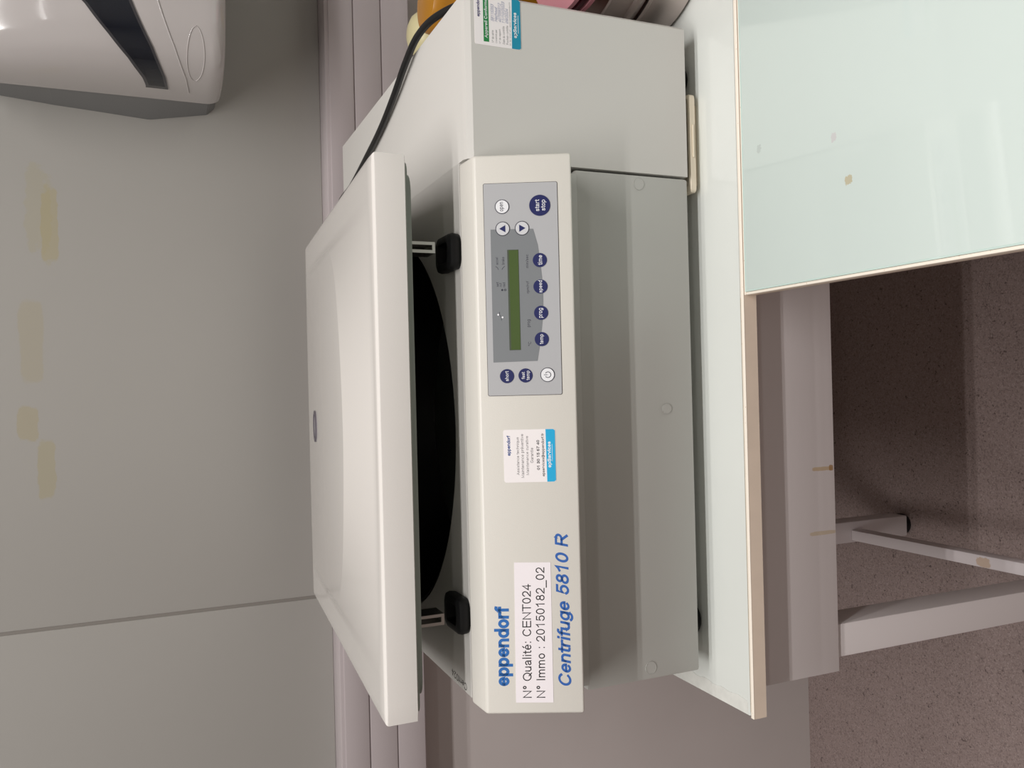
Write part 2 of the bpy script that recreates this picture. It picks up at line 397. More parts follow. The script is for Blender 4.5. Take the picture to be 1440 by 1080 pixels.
struct(box('wall_right', X1, X1+0.1, Y0, YW, ZF, ZC, M['white_wall'], bev=0))
struct(box('wall_front', X0, X1, Y0-0.1, Y0, ZF, ZC, M['white_wall'], bev=0))
# three-compartment cable trunking along the back wall
tr = struct(box('trim_1', X0, X1, 0.6375, YW, 0.1400, 0.2865, M['trunk'], bev=0.0025))
for za, zb in ((0.2395, 0.2800), (0.1920, 0.2375), (0.1425, 0.1900)):
    box('trunking_cover', X0, X1, 0.6345, 0.640, za, zb, M['trunk'], tr, bev=0.0012)

# ------------------------------------------------------------------ ceiling fixtures
def fixture(xc, yc, watts, where):
    t = thing('ceiling_light', 'white ceiling batten with two tubes, %s' % where, 'light', (xc, yc, ZC), 'ceiling lights')
    box('housing', xc-0.755, xc+0.755, yc-0.09, yc+0.09, ZC-0.06, ZC-0.001, M['fixture'], t, bev=0.006)
    for dy in (-0.045, 0.045):
        ld = bpy.data.lights.new('tube', 'AREA'); ld.shape = 'RECTANGLE'; ld.size = 1.48; ld.size_y = 0.028
        ld.energy = watts; ld.color = LAMP_COLOR
        lo = bpy.data.objects.new('tube', ld); COL.objects.link(lo); lo.parent = t; lo.location = (0, dy, -0.068)
for yc, wt in ROWS:
    nm = {-0.80: 'nearest the back wall', -1.43: 'in the second row from the back wall'}.get(yc, 'in the added fill row farthest from the back wall')
    for xc, sd in ((-0.42, 'left one'), (1.12, 'right one')):
        fixture(xc, yc, wt, '%s %s' % (sd, nm))

# ------------------------------------------------------------------ the bench the centrifuge stands on
bench = thing('workbench', 'white glass topped steel workbench carrying the centrifuge', 'table', (-0.036, -0.061, ZF))
BX1 = 1.45
prism_x('worktop_board', [(-0.061, -0.0165), (-0.061, -0.0008), (-0.0565, -0.0008), (-0.0565, -0.0046), (0.630, -0.0046), (0.630, -0.0165)], -0.036, BX1, M['edge_band'], bench)
box('edge_lip', -0.0360, BX1, -0.0612, -0.0565, -0.0010, 0.0, M['board_top'], bench, bev=0.0004)
box('joint_line', -0.030, 0.400, -0.0565, -0.0553, -0.0045, -0.0008, M['dirt'], bench, bev=0)
gl = box('glass_top', -0.0345, BX1, -0.0553, 0.630, -0.0045, 0.0, M['glass_bench'], bench, bev=0.0012)
TOPF = Frame((0, 0, 0), (1, 0, 0), (0, 1, 0))
poly = [(-0.0335, -0.052), (-0.0335, 0.25)] + [(-0.0195+0.0012*math.sin(i*1.7)+0.0015*random.random(), 0.25-0.302*i/40) for i in range(41)]
plate('sealant_strip', TOPF, poly[::-1], 0.0, 0.0003, M['seal'], bench)
box('apron', -0.018, BX1-0.02, -0.030, -0.0275, -0.146, -0.0165, M['frame'], bench, bev=0.0008)
box('apron', -0.018, -0.0155, -0.0275, 0.60, -0.146, -0.0165, M['frame'], bench, bev=0.0008)
for lx in (-0.004, BX1-0.06):
    for ly0, ly1 in ((-0.0265, 0.021), (0.405, 0.445)):
        lw = 0.038
        xa = lx if ly0 < 0.1 else lx+0.018
        leg = box('leg', xa, xa+lw, ly0, ly1, ZF+0.012, -0.0165, M['frame'] if ly0 < 0.1 else M['frame_white'], bench, bev=0.002)
        lathe('foot_cap', [(0, 0), (0.018, 0), (0.0195, 0.003), (0.0195, 0.011), (0.018, 0.0125), (0, 0.0125)], (xa+lw/2, (ly0+ly1)/2, ZF), M['black'], leg, 24)
    box('stretcher', lx+0.022, lx+0.041, 0.021, 0.405, -0.628, -0.600, M['frame_white'], bench, bev=0.002)

# ------------------------------------------------------------------ the mint glass desk in front on the right
desk = thing('glass_desk', 'mint green glass desk butted against the front of the workbench', 'desk', (0.402, -0.0625, ZF))
DX1, DY0, DY1 = 1.45, -1.05, -0.0625
box('desktop_board', 0.402, DX1, DY0, DY1, -0.0150, -0.0045, M['edge_band'], desk, bev=0.0015)
box('edge_lip', 0.402, DX1, DY1-0.0018, DY1, -0.0045, -0.0002, M['board_top'], desk, bev=0.0004)
box('edge_lip', 0.402, 0.4050, DY0, DY1-0.0018, -0.0045, -0.0012, M['board_top'], desk, bev=0.0008)
g2 = box('glass_top', 0.4050, DX1, DY0, DY1-0.0020, -0.0045, 0.0, M['glass_mint'], desk, bev=0.0006)
box('polished_edge', 0.4050, 0.4066, DY0, DY1-0.0036, -0.0001, 0.0002, M['glass_edge'], g2, bev=0)
box('polished_edge', 0.4050, DX1, DY1-0.0036, DY1-0.0020, -0.0001, 0.0002, M['glass_edge'], g2, bev=0)
for lx in (0.62, 1.38):
    for ly in (-0.22, -0.98):
        leg = box('leg', lx, lx+0.04, ly, ly+0.04, ZF+0.006, -0.045, M['frame'], desk, bev=0.002)
        lathe('foot_cap', [(0, 0), (0.023, 0), (0.023, 0.014), (0, 0.014)], (lx+0.02, ly+0.02, ZF), M['black'], leg, 24)
box('rail', 0.62, 1.42, -0.22, -0.18, -0.06, -0.0150, M['frame'], desk, bev=0.002)
box('rail', 0.62, 1.42, -0.98, -0.94, -0.06, -0.0150, M['frame'], desk, bev=0.002)

# ------------------------------------------------------------------ the centrifuge
cf = thing('centrifuge', 'large light grey benchtop centrifuge with its lid slightly open', 'centrifuge', (0.35, 0.25, 0.0))
ZD = 0.278
# main body with the round chamber opening in its deck
CX, CY, CR = 0.269, 0.276, 0.222
XA, XB, YA, YB = 0.002, 0.5368, 0.0215, 0.556
b = new_bm()
angs = sorted(set([2*PI*i/120 for i in range(120)] + [math.atan2(y-CY, x-CX) % (2*PI) for x in (XA, XB) for y in (YA, YB)]))
def rect_pt(a, ins):
    c, s = math.cos(a), math.sin(a)
    xa, xb, ya, yb = XA, XB, YA, YB
    t = min(((xb-CX)/c if c > 1e-9 else 1e9), ((xa-CX)/c if c < -1e-9 else 1e9), ((yb-CY)/s if s > 1e-9 else 1e9), ((ya-CY)/s if s < -1e-9 else 1e9))
    x, y = CX+t*c, CY+t*s
    return min(max(x, xa+ins), xb), min(max(y, ya), yb-ins)
rings = []
rings.append([b.verts.new((CX+CR*math.cos(a), CY+CR*math.sin(a), ZD-0.02)) for a in angs])
rings.append([b.verts.new((CX+CR*math.cos(a), CY+CR*math.sin(a), ZD-0.003)) for a in angs])
rings.append([b.verts.new((CX+(CR+0.003)*math.cos(a), CY+(CR+0.003)*math.sin(a), ZD)) for a in angs])
rings.append([b.verts.new((*rect_pt(a, 0.004), ZD)) for a in angs])
rings.append([b.verts.new((*rect_pt(a, 0.0), ZD-0.004)) for a in angs])
rings.append([b.verts.new((*rect_pt(a, 0.0), 0.160)) for a in angs])
for A, B in zip(rings[:-1], rings[1:]):
    for i in range(len(angs)):
        j = (i+1) % len(angs); b.faces.new((A[i], A[j], B[j], B[i]))
obj('deck', bm_mesh(b, 'deck', 30), M['shell2'], cf)
lathe('chamber', [(CR+0.0005, -0.001), (CR-0.004, -0.003), (CR-0.006, -0.012), (CR-0.010, -0.03), (CR-0.012, -0.15), (CR-0.03, -0.175), (0.03, -0.178), (0.03, -0.13), (0.0, -0.125)], (CX, CY, ZD), M['chamber'], cf, 96)
box('lower_housing', 0.0, 0.5345, 0.0, 0.556, 0.022, 0.160, M['base'], cf, bev=0.003)
box('front_neck', 0.006, 0.530, 0.0, 0.0215, 0.158, 0.2, M['base'], cf, bev=0)
# cooling unit on the right
yz = [(0.0, 0.022), (0.0, 0.270), (0.0035, 0.2755), (0.009, 0.2780), (0.556, 0.278), (0.556, 0.022)]
b = new_bm()
xs = (0.5368, 0.5374, 0.697, 0.700)
cols = []
for k, x in enumerate(xs):
    d = 0.003 if k == 3 else 0
    cols.append([b.verts.new((x, y+(d if y < 0.3 else -d), z-(d if z > 0.1 else 0))) for y, z in yz])
for A, B in zip(cols[:-1], cols[1:]):
    for i in range(len(yz)): j = (i+1) % len(yz); b.faces.new((A[i], A[j], B[j], B[i]))
b.faces.new(cols[0]); b.faces.new(cols[-1][::-1])
obj('cooling_housing', bm_mesh(b, 'cooling_housing', 25), M['shell2'], cf)
# sloped control console
prism_x('console', [(-0.055, 0.192), (-0.0150, 0.2770), (0.0195, 0.2790), (0.0195, 0.192)], 0.002, 0.5350, M['shell'], cf, bev=0.0028, seg=4)
for fx, fy in ((0.045, 0.043), (0.655, 0.043), (0.045, 0.50), (0.655, 0.50)):
    lathe('foot', [(0, 0), (0.017, 0.0), (0.0205, 0.004), (0.022, 0.013), (0.019, 0.0215), (0, 0.0225)], (fx, fy, 0.0004), M['black'], cf, 32)
FRONT = Frame((0, 0.0, 0), (1, 0, 0), (0, 0, 1))
for sx, sz, r in ((0.525, 0.0845, 0.0060), (0.286, 0.0565, 0.0052), (0.0125, 0.0842, 0.0062)):
    cp = plate('screw_cap', FRONT, circ(sx, sz, r), -0.001, 0.0016 if sx == 0.286 else 0.0004, M['base'], cf)
    ring('cap_rim', FRONT, sx, sz, r, r+0.0005, -0.001, 0.0007, M['base'], cp)
# lid, open a crack, hinged at the back
LX0, LX1, LY0, LY1 = -0.001, 0.537, 0.002, 0.560
def lid_top(x, y):
    zp = 0.3705-0.056*(y-0.01)
    dx = x-0.27; R = 0.225; yc = 0.120+R
    hump = 0.0
    if abs(dx) < R*0.995:
        ya = yc-math.sqrt(R*R-dx*dx)
        side = max(0.0, 1-(abs(dx)/0.24)**2.5)
        H = 0.0157*side
        if y < ya: hump = H*max(0.0, (y-0.02)/(max(ya, 0.05)-0.02))
        else:
            t = (y-ya)/(LY1-ya+1e-6); hump = H*(1-t**2)
    return zp+max(0.0, hump)
def lid_bot(y): return 0.3385-0.106*(y-0.002)
b = new_bm()
NX = 72
def ys_for(x):
    dx = x-0.27; R = 0.225
    ya = (0.120+R-math.sqrt(R*R-dx*dx)) if abs(dx) < R*0.98 else 0.34
    ya = min(ya, 0.34)
    A = [LY0+0.0055+(ya-LY0-0.0075)*k/16 for k in range(17)]
    B = [ya+(LY1-0.006-ya)*k/24 for k in range(1, 25)]
    return A+B
rbev = 0.0055
colsT = []
for i in range(NX+1):
    x = LX0+rbev+(LX1-LX0-2*rbev)*i/NX
    colsT.append([b.verts.new((x, y, lid_top(x, y))) for y in ys_for(x)])
for A, B in zip(colsT[:-1], colsT[1:]):
    for k in range(len(A)-1): b.faces.new((A[k], A[k+1], B[k+1], B[k]))
# rounded rim all round: walk the border of the top grid and step outwards and down
border = [c[0] for c in colsT] + colsT[-1][1:] + [c[-1] for c in colsT[-2::-1]] + colsT[0][-2:0:-1]
def out_step(v, d):
    x, y, z = v.co
    ox = oy = 0.0
    if x <= LX0+rbev+1e-5: ox = -1
    if x >= LX1-rbev-1e-5: ox = 1
    if y <= LY0+0.0055+1e-5: oy = -1
    if y >= LY1-0.006-1e-5: oy = 1
    ln = math.hypot(ox, oy) or 1
    k = 0.75 if (ox and oy) else 1.0
    return ox*d*k if ox else 0.0, oy*d*k if oy else 0.0
prev = border
for q in (0.25, 0.5, 0.75, 1.0):
    a = q*PI/2; d = rbev*math.sin(a); dz = rbev*0.62*(1-math.cos(a))
    cur = []
    for v in border:
        ox, oy = out_step(v, d); cur.append(b.verts.new((v.co.x+ox, v.co.y+oy, v.co.z-dz)))
    for i in range(len(border)):
        j = (i+1) % len(border); b.faces.new((prev[i], prev[j], cur[j], cur[i]))
    prev = cur
cur = []
for v in prev: cur.append(b.verts.new((v.co.x, v.co.y, lid_bot(v.co.y)+0.0012)))
for i in range(len(prev)): j = (i+1) % len(prev); b.faces.new((prev[i], prev[j], cur[j], cur[i]))
prev = cur; cur = []
for v in prev: cur.append(b.verts.new((v.co.x+(0.27-v.co.x)*0.008, v.co.y+(0.28-v.co.y)*0.008, lid_bot(v.co.y))))
for i in range(len(prev)): j = (i+1) % len(prev); b.faces.new((prev[i], prev[j], cur[j], cur[i]))
b.faces.new(cur)
b.edges.index_update(); arc_v = set(c[16] for c in colsT[6:-6])
arc_e = [e.index for e in b.edges if e.verts[0] in arc_v and e.verts[1] in arc_v]
lme = bm_mesh(b, 'lid', 28)
for i in arc_e: lme.edges[i].use_edge_sharp = True
lid = obj('lid', lme, M['lid'], cf)
# grey liner under the lid
b = new_bm()
po = rrect(0.018, 0.522, 0.008, 0.52, 0.02, 6)
A = [b.verts.new((x, y, lid_bot(y)+0.0005)) for x, y in po]; B_ = [b.verts.new((x, y, lid_bot(y)-0.0055)) for x, y in po]
C_ = [b.verts.new((x+(0.27-x)*0.02, y+(0.27-y)*0.02, lid_bot(y)-0.0065)) for x, y in po]
for P, Q in ((A, B_), (B_, C_)):
    for i in range(len(po)): j = (i+1) % len(po); b.faces.new((P[i], P[j], Q[j], Q[i]))
b.faces.new(A[::-1]); b.faces.new(C_)
obj('lid_liner', bm_mesh(b, 'lid_liner', 30), M['liner'], lid)
b = new_bm()
po = rrect(0.0045, 0.5315, 0.006, 0.545, 0.012, 6)
A = [b.verts.new((x, y, lid_bot(y)+0.0005)) for x, y in po]; B_ = [b.verts.new((x, y, lid_bot(y)-0.0018)) for x, y in po]
for i in range(len(po)): j = (i+1) % len(po); b.faces.new((A[i], A[j], B_[j], B_[i]))
b.faces.new(A[::-1]); b.faces.new(B_)
obj('lid_gasket', bm_mesh(b, 'lid_gasket', 30), M['liner'], lid)
# steel U-shaped latch hooks hanging from the lid
for hx in (0.4525, 0.0865):
    b = new_bm()
    zt, zb = 0.336, 0.3035; t = 0.003; y0, y1 = 0.026, 0.052
    box_bm(hx-0.0055, hx-0.0025, y0, y1, zb, zt, bm=b); box_bm(hx+0.0025, hx+0.0055, y0, y1, zb, zt, bm=b)
    box_bm(hx-0.0025, hx+0.0025, y0, y1, zb, zb+0.003, bm=b)
    hk = obj('latch_hook', bm_mesh(b, 'latch_hook', 30), M['steel'], lid)
for hx in (0.20, 0.34):
    box('hinge', hx-0.03, hx+0.03, 0.535, 0.556, ZD-0.001, 0.300, M['shell2'], cf, bev=0.004)
# sight badge on the lid
bx, by = 0.2655, 0.405
sl = (lid_top(bx, by+0.02)-lid_top(bx, by-0.02))/0.04
BF = Frame((bx, by, lid_top(bx, by)), (1, 0, 0), (0, 1, sl))
ring('badge', BF, 0, 0, 0.0165, 0.0215, -0.001, 0.0016, mat('badge_grey', (96, 90, 100), 0.35), lid)
bd = plate('badge_window', BF, circ(0, 0, 0.0165), -0.001, 0.0006, mat('badge_window', (150, 146, 150), 0.25), lid)
# black rubber latch sockets on the deck
for sx in (0.450, 0.0862):
    b = new_bm(); lay = []
    for z, ins in ((ZD-0.002, 0.0025), (ZD+0.001, 0.0008), (ZD+0.007, 0.0), (ZD+0.0105, 0.0012), (ZD+0.012, 0.004)):
        lay.append([b.verts.new((x, y, z)) for x, y in rrect(sx-0.0185+ins, sx+0.0185-ins, 0.020+ins, 0.070-ins, 0.009-ins*0.5, 6)])
    for A, B in zip(lay[:-1], lay[1:]):
        for i in range(len(A)): j = (i+1) % len(A); b.faces.new((A[i], A[j], B[j], B[i]))
    inner = [b.verts.new((x, y, ZD+0.012)) for x, y in rrect(sx-0.010, sx+0.010, 0.030, 0.060, 0.004, 6)]
    low = [b.verts.new((x, y, ZD+0.003)) for x, y in rrect(sx-0.009, sx+0.009, 0.031, 0.059, 0.004, 6)]
    for A, B in ((lay[-1], inner), (inner, low)):
        for i in range(len(A)): j = (i+1) % len(A); b.faces.new((A[i], A[j], B[j], B[i]))
    b.faces.new(low); b.faces.new(lay[0][::-1])
    obj('latch_socket', bm_mesh(b, 'latch_socket', 40), M['black'], cf)

# ---- console face: (a, c) = (room x, distance up the slope)
PF = Frame((0, -0.055, 0.192), (1, 0, 0), (0, 0.040, 0.085))
kp = plate('keypad', PF, rrect(0.3055, 0.5072, 0.0147, 0.0846, 0.0015), -0.0005, 0.0008, M['keypad'], cf)
ring_poly = rrect(0.3050, 0.5077, 0.0142, 0.0851, 0.0018)
plate('keypad_edge', PF, ring_poly, -0.0005, 0.0003, mat('keypad_shadow_gap', (92, 88, 84), 0.6), cf)
plate('dark_field', PF, [(0.4636, 0.0788), (0.3371, 0.0791), (0.3376, 0.0371), (0.3500, 0.0349), (0.3629, 0.0329), (0.3762, 0.0313), (0.3898, 0.0304), (0.4020, 0.0302), (0.4135, 0.0306), (0.4300, 0.0320), (0.4474, 0.0341), (0.4632, 0.0382)], 0.0006, 0.0010, M['keydark'], kp)
dp = plate('display', PF, [(0.3483, 0.0527), (0.4438, 0.0527), (0.4438, 0.0634), (0.3483, 0.0634)], 0.0007, 0.0012, M['lcdframe'], cf)
plate('lcd_glass', PF, [(0.3488, 0.0530), (0.4434, 0.0530), (0.4434, 0.0618), (0.3488, 0.0618)], 0.0011, 0.0013, M['lcd'], dp)
def button(cx, cy, r, m, rim=True):
    bt = plate('button', PF, circ(cx, cy, r), 0.0008, 0.0013, m, cf)
    if rim: ring('button_rim', PF, cx, cy, r-0.0002, r+0.0004, 0.0008, 0.00138, M['ink'], bt)
    return bt
HB = 0.00135
def btext(bt, s, cx, cy, wd, ht, m, dy=0): text('button_lettering', s, PF, cx-wd/2, cx+wd/2, cy-ht/2+dy, cy+ht/2+dy, HB, m, bt, bold=0.004)
q = button(0.4850, 0.0673, 0.0064, M['whitekey']); btext(q, 'open', 0.4850, 0.0671, 0.0088, 0.0042, M['ink'])
for cy, sgn in ((0.0672, 1), (0.0488, -1)):
    q = button(0.4640, cy, 0.0064, M['greykey'])
    plate('arrow', PF, [(0.4640-0.0034, cy-0.0026*sgn), (0.4640+0.0034, cy-0.0026*sgn), (0.4640, cy+0.0033*sgn)][::sgn], 0.0013, HB+0.0001, M['navy'], q)
q = button(0.4852, 0.0314, 0.0100, M['navy'], False); btext(q, 'start', 0.4852, 0.0338, 0.0112, 0.0040, M['whiteink']); btext(q, 'stop', 0.4852, 0.0276, 0.0104, 0.0052, M['whiteink'])
for cx, s, h in ((0.4332, 'time', 0.0042), (0.4081, 'speed', 0.0048), (0.3831, 'prog', 0.0042), (0.3581, 'temp', 0.0044)):
    q = button(cx, 0.0326, 0.0067, M['navy'], False); btext(q, s, cx, 0.0324, 0.0094 if s != 'speed' else 0.0118, h, M['whiteink'])
q = button(0.3238, 0.0665, 0.0067, M['navy'], False); btext(q, 'short', 0.3238, 0.0667, 0.0096, 0.0036, M['whiteink'])
q = button(0.3240, 0.0489, 0.0067, M['navy'], False); btext(q, 'fast', 0.3240, 0.0511, 0.0068, 0.0032, M['whiteink']); btext(q, 'temp', 0.3240, 0.0462, 0.0090, 0.0040, M['whiteink'])
q = button(0.3242, 0.0280, 0.0064, M['whitekey'])
ring('power_ring', PF, 0.3242, 0.0276, 0.0024, 0.0030, 0.0013, HB+0.0001, M['ink'], q, PI/2+0.6, PI/2+2*PI-0.6)
stroke('power_bar', PF, [(0.3242, 0.0280), (0.3242, 0.0314)], 0.0003, 0.0013, M['ink'], q)
HK = 0.00102
for s, x0, x1, y0, y1 in (('min/sec', 0.4262, 0.4390, 0.0434, 0.0462), ('rpm/rcf', 0.4020, 0.4135, 0.0428, 0.0462), ('prog', 0.3700, 0.3772, 0.0424, 0.0456), ('\u00b0C', 0.3520, 0.3560, 0.0428, 0.0456),
                          ('accel', 0.4300, 0.4370, 0.0722, 0.0748), ('brake', 0.4300, 0.4372, 0.0662, 0.0690),
                          ('set', 0.4090, 0.4135, 0.0722, 0.0746), ('rcf', 0.4090, 0.4126, 0.0692, 0.0716), ('rad', 0.4086, 0.4128, 0.0660, 0.0686)):
    text('keypad_lettering', s, PF, x0, x1, y0, y1, HK, M['ink'], kp)
stroke('keypad_symbol', PF, [(0.4252, 0.0722), (0.4272, 0.0730), (0.4284, 0.0748)], 0.0002, HK, M['ink'], kp)
stroke('keypad_symbol', PF, [(0.4252, 0.0688), (0.4268, 0.0680), (0.4284, 0.0662)], 0.0002, HK, M['ink'], kp)
plate('keypad_symbol', PF, circ(0.4058, 0.0690, 0.0010, 12), 0.0009, 0.0011, M['ink'], kp)
ring('keypad_symbol', PF, 0.4058, 0.0662, 0.0006, 0.0011, 0.0009, 0.0011, M['ink'], kp, n=16)
stroke('keypad_symbol', PF, [(0.3770, 0.0705), (0.3805, 0.0705), (0.3820, 0.0722), (0.3850, 0.0722)], 0.00022, HK, M['ink'], kp)
for a, c_ in ((0.3798, 0.0694), (0.3824, 0.0734)): plate('keypad_symbol', PF, circ(a, c_, 0.0009, 12), 0.0009, 0.0011, M['whiteink'], kp)

# brand and model print
text('brand_lettering', 'eppendorf', PF, 0.0290, 0.1051, 0, 0, 0.0001, M['blue'], cf, base=0.0722, cap=0.0123, hw=0.084, skew=-0.017)
text('model_lettering', 'Centrifuge 5810 R', PF, 0.0286, 0.1732, 0, 0, 0.0001, M['blue2'], cf, base=0.0130, cap=0.0116, hw=0.066, shear=0.2)
# asset label
al = plate('asset_label', PF, [(0.0130, 0.0300), (0.1460, 0.0296), (0.1464, 0.0642), (0.0132, 0.0656)], -0.0001, 0.0003, M['label'], cf)
text('label_lettering', 'N\u00b0 Qualit\u00e9: CENT024', PF, 0.0176, 0.1257, 0, 0, 0.00031, M['inkk'], al, base=0.0506, cap=0.0083, hw=0.043, skew=-0.0160)
text('label_lettering', 'N\u00b0 Immo : 20150182_02', PF, 0.0175, 0.1414, 0, 0, 0.00031, M['inkk'], al, base=0.0377, cap=0.0083, hw=0.043, skew=-0.0170)
# service sticker
ss = plate('service_sticker', PF, rrect(0.2225, 0.2727, 0.0222, 0.0715, 0.002), -0.0001, 0.0003, M['sticker'], cf)
plate('sticker_band', PF, [(0.2227, 0.0240), (0.2240, 0.0224), (0.2712, 0.0224), (0.2726, 0.0240), (0.2726, 0.0313), (0.2226, 0.0307)], 0.0002, 0.0004, M['cyan'], ss)
for s, x0, x1, y0, y1, m, bo in (('eppendorf', 0.2480, 0.2672, 0.0642, 0.0685, 'bluelogo', 0.035), ('Assistance technique', 0.2295, 0.2655, 0.0562, 0.0596, 'inkg', 0),
        ('Maintenance pr\u00e9ventive', 0.2268, 0.2684, 0.0516, 0.0555, 'inkg', 0), ('Maintenance curative', 0.2294, 0.2664, 0.0478, 0.0506, 'inkg', 0), ('Garantie', 0.2408, 0.2552, 0.0433, 0.0462, 'inkg', 0),
        ('01 30 15 67 40', 0.2340, 0.2624, 0.0374, 0.0404, 'inkk', 0.03), ('epservices@eppendorf.fr', 0.2278, 0.2688, 0.0322, 0.0356, 'inkk', 0.015)):
    text('sticker_lettering', s, PF, x0, x1, y0, y1, 0.00031, M[m], ss, bold=bo)
text('sticker_lettering', 'epServices', PF, 0.2360, 0.2608, 0.0258, 0.0300, 0.00041, M['whiteink'], ss, bold=0.03)
stroke('sticker_rule', PF, [(0.2420, 0.0253), (0.2585, 0.0253)], 0.0002, 0.0004, M['whiteink'], ss)
# certificate sticker on the cooling unit
cs = plate('certificate_sticker', FRONT, rrect(0.6490, 0.6985, 0.2170, 0.2662, 0.002), -0.0001, 0.0004, M['sticker'], cf)
plate('sticker_band', FRONT, [(0.6491, 0.2190), (0.6505, 0.2172), (0.6970, 0.2172), (0.6984, 0.2190), (0.6984, 0.2262), (0.6491, 0.2270)], 0.0003, 0.0005, M['teal'], cs)
plate('sticker_band', FRONT, [(0.6525, 0.2513), (0.6960, 0.2513), (0.6960, 0.2570), (0.6525, 0.2570)], 0.0003, 0.0005, M['green'], cs)
text('sticker_lettering', 'Appareil Conforme', FRONT, 0.6560, 0.6945, 0.2520, 0.2562, 0.00051, M['whiteink'], cs, bold=0.02)
text('sticker_lettering', 'eppendorf', FRONT, 0.6760, 0.6950, 0.2598, 0.2640, 0.00041, M['purple'], cs, bold=0.035)
for k, (s, hw_) in enumerate((('N\u00b0 de s\u00e9rie', '58115353'), ('Contr\u00f4l\u00e9 par', 'Hachoud'), ('N\u00b0 de rapport', '407056512'), ('Date du contr\u00f4le', '11/10/2023'), ('Prochain contr\u00f4le', '09/2024'))):
    z = 0.2462-0.0039*k
    text('sticker_lettering', s, FRONT, 0.6525, 0.6525+0.0011*len(s), z, z+0.0024, 0.00041, M['inkg'], cs)
    text('handwriting', hw_, FRONT, 0.6735, 0.6735+0.0021*len(hw_), z-0.0004, z+0.0030, 0.00041, M['penblue'], cs, shear=0.4)
text('sticker_lettering', '01 30 15 67 40 - epservices@eppendorf.fr', FRONT, 0.6520, 0.6950, 0.2276, 0.2294, 0.00041, M['inkg'], cs)
text('sticker_lettering', 'epServices', FRONT, 0.6600, 0.6855, 0.2205, 0.2252, 0.00051, M['whiteink'], cs, bold=0.03)
stroke('sticker_rule', FRONT, [(0.6650, 0.2197), (0.6830, 0.2197)], 0.0002, 0.0005, M['whiteink'], cs)
# pen mark on the deck
DF = Frame((0.0150, 0.036, ZD), (0.06, 1, 0), (-1, 0.06, 0))
text('pen_mark', 'Cent024', DF, 0.0, 0.046, 0.0, 0.0078, 0.0001, mat('marker_ink', (52, 48, 44), 0.6), cf)

# ------------------------------------------------------------------ things around it
cb = obj('power_cable', tube_mesh('power_cable', catmull([(0.55, 0.585, 0.20), (0.575, 0.572, 0.27), (0.600, 0.530, 0.2895), (0.617, 0.470, 0.2835), (0.634, 0.380, 0.2832), (0.650, 0.300, 0.2835), (0.669, 0.232, 0.2845), (0.690, 0.172, 0.2855),
     (0.7045, 0.128, 0.2835), (0.7110, 0.088, 0.274), (0.713, 0.050, 0.250), (0.712, 0.035, 0.20), (0.712, 0.06, 0.12), (0.713, 0.12, 0.05), (0.713, 0.22, 0.012), (0.713, 0.36, 0.0075), (0.72, 0.50, 0.0075)], 10), 0.0040, 14), M['cable'])
tag(cb, 'black power cable lying over the right rear of the centrifuge', 'cable')

ty = thing('drip_tray', 'cream plastic tray sticking out under the right front of the centrifuge', 'tray', (0.577, 0.06, 0))
b = new_bm(); lay = []
for z, ins in ((0.0002, 0.008), (0.0062, 0.008), (0.0070, 0.001), (0.0080, 0.0), (0.0138, 0.0), (0.0148, 0.001)):
    lay.append([b.verts.new((x, y, z)) for x, y in rrect(0.522+ins, 0.630-ins, 0.004+ins, 0.16-ins, 0.004, 5)])
inn = [b.verts.new((x, y, 0.0148)) for x, y in rrect(0.530, 0.626, 0.0075, 0.155, 0.003, 5)]
low = [b.verts.new((x, y, 0.009)) for x, y in rrect(0.531, 0.625, 0.0085, 0.154, 0.003, 5)]
seq = lay+[inn, low]
for A, B in zip(seq[:-1], seq[1:]):
    for i in range(len(A)): j = (i+1) % len(A); b.faces.new((A[i], A[j], B[j], B[i]))
b.faces.new(low); b.faces.new(lay[0][::-1])
obj('tray_body', bm_mesh(b, 'tray_body', 40), M['tray'], ty)
box('tray_handle', 0.560, 0.596, 0.0025, 0.0045, 0.0098, 0.0120, M['tray'], ty, bev=0.0008)

# stacked steel bowls on the bench right of the centrifuge
def bowl(prof, z, label):
    o = lathe('steel_bowl', prof, (0.831, 0.071, z), M['bowl'], None, 96)
    return tag(o, label, 'bowl', 'stacked steel bowls')
bowl([(0, 0.0004), (0.095, 0.0004), (0.1075, 0.004), (0.1095, 0.012), (0.1105, 0.048), (0.1130, 0.051), (0.1120, 0.0535), (0.1085, 0.0530), (0.1070, 0.014), (0.094, 0.006), (0, 0.006)], 0.0, 'lower shiny steel bowl standing on the bench right of the centrifuge')
bowl([(0, 0.0), (0.104, 0.0), (0.1100, 0.002), (0.1125, 0.008), (0.1110, 0.012), (0.1080, 0.014), (0.1105, 0.024), (0.1125, 0.040), (0.1140, 0.043), (0.1125, 0.045), (0.1100, 0.043), (0.1050, 0.018), (0.100, 0.010), (0, 0.010)], 0.0545, 'upper shiny steel bowl nested on the lower one')
for k in range(3):
    o = lathe('plastic_dish', [(0, 0), (0.094, 0), (0.098, 0.002), (0.098, 0.007), (0.094, 0.0085), (0, 0.0085)], (0.835, 0.075, 0.0997+0.0088*k), M['pink'] if k != 1 else M['darkred'], None, 64)
    tag(o, ('lowest pink plastic dish resting on the steel bowls', 'dark red plastic dish between two pink ones', 'topmost pink plastic dish of the stack on the bowls')[k], 'dish', 'plastic dishes on the bowls')

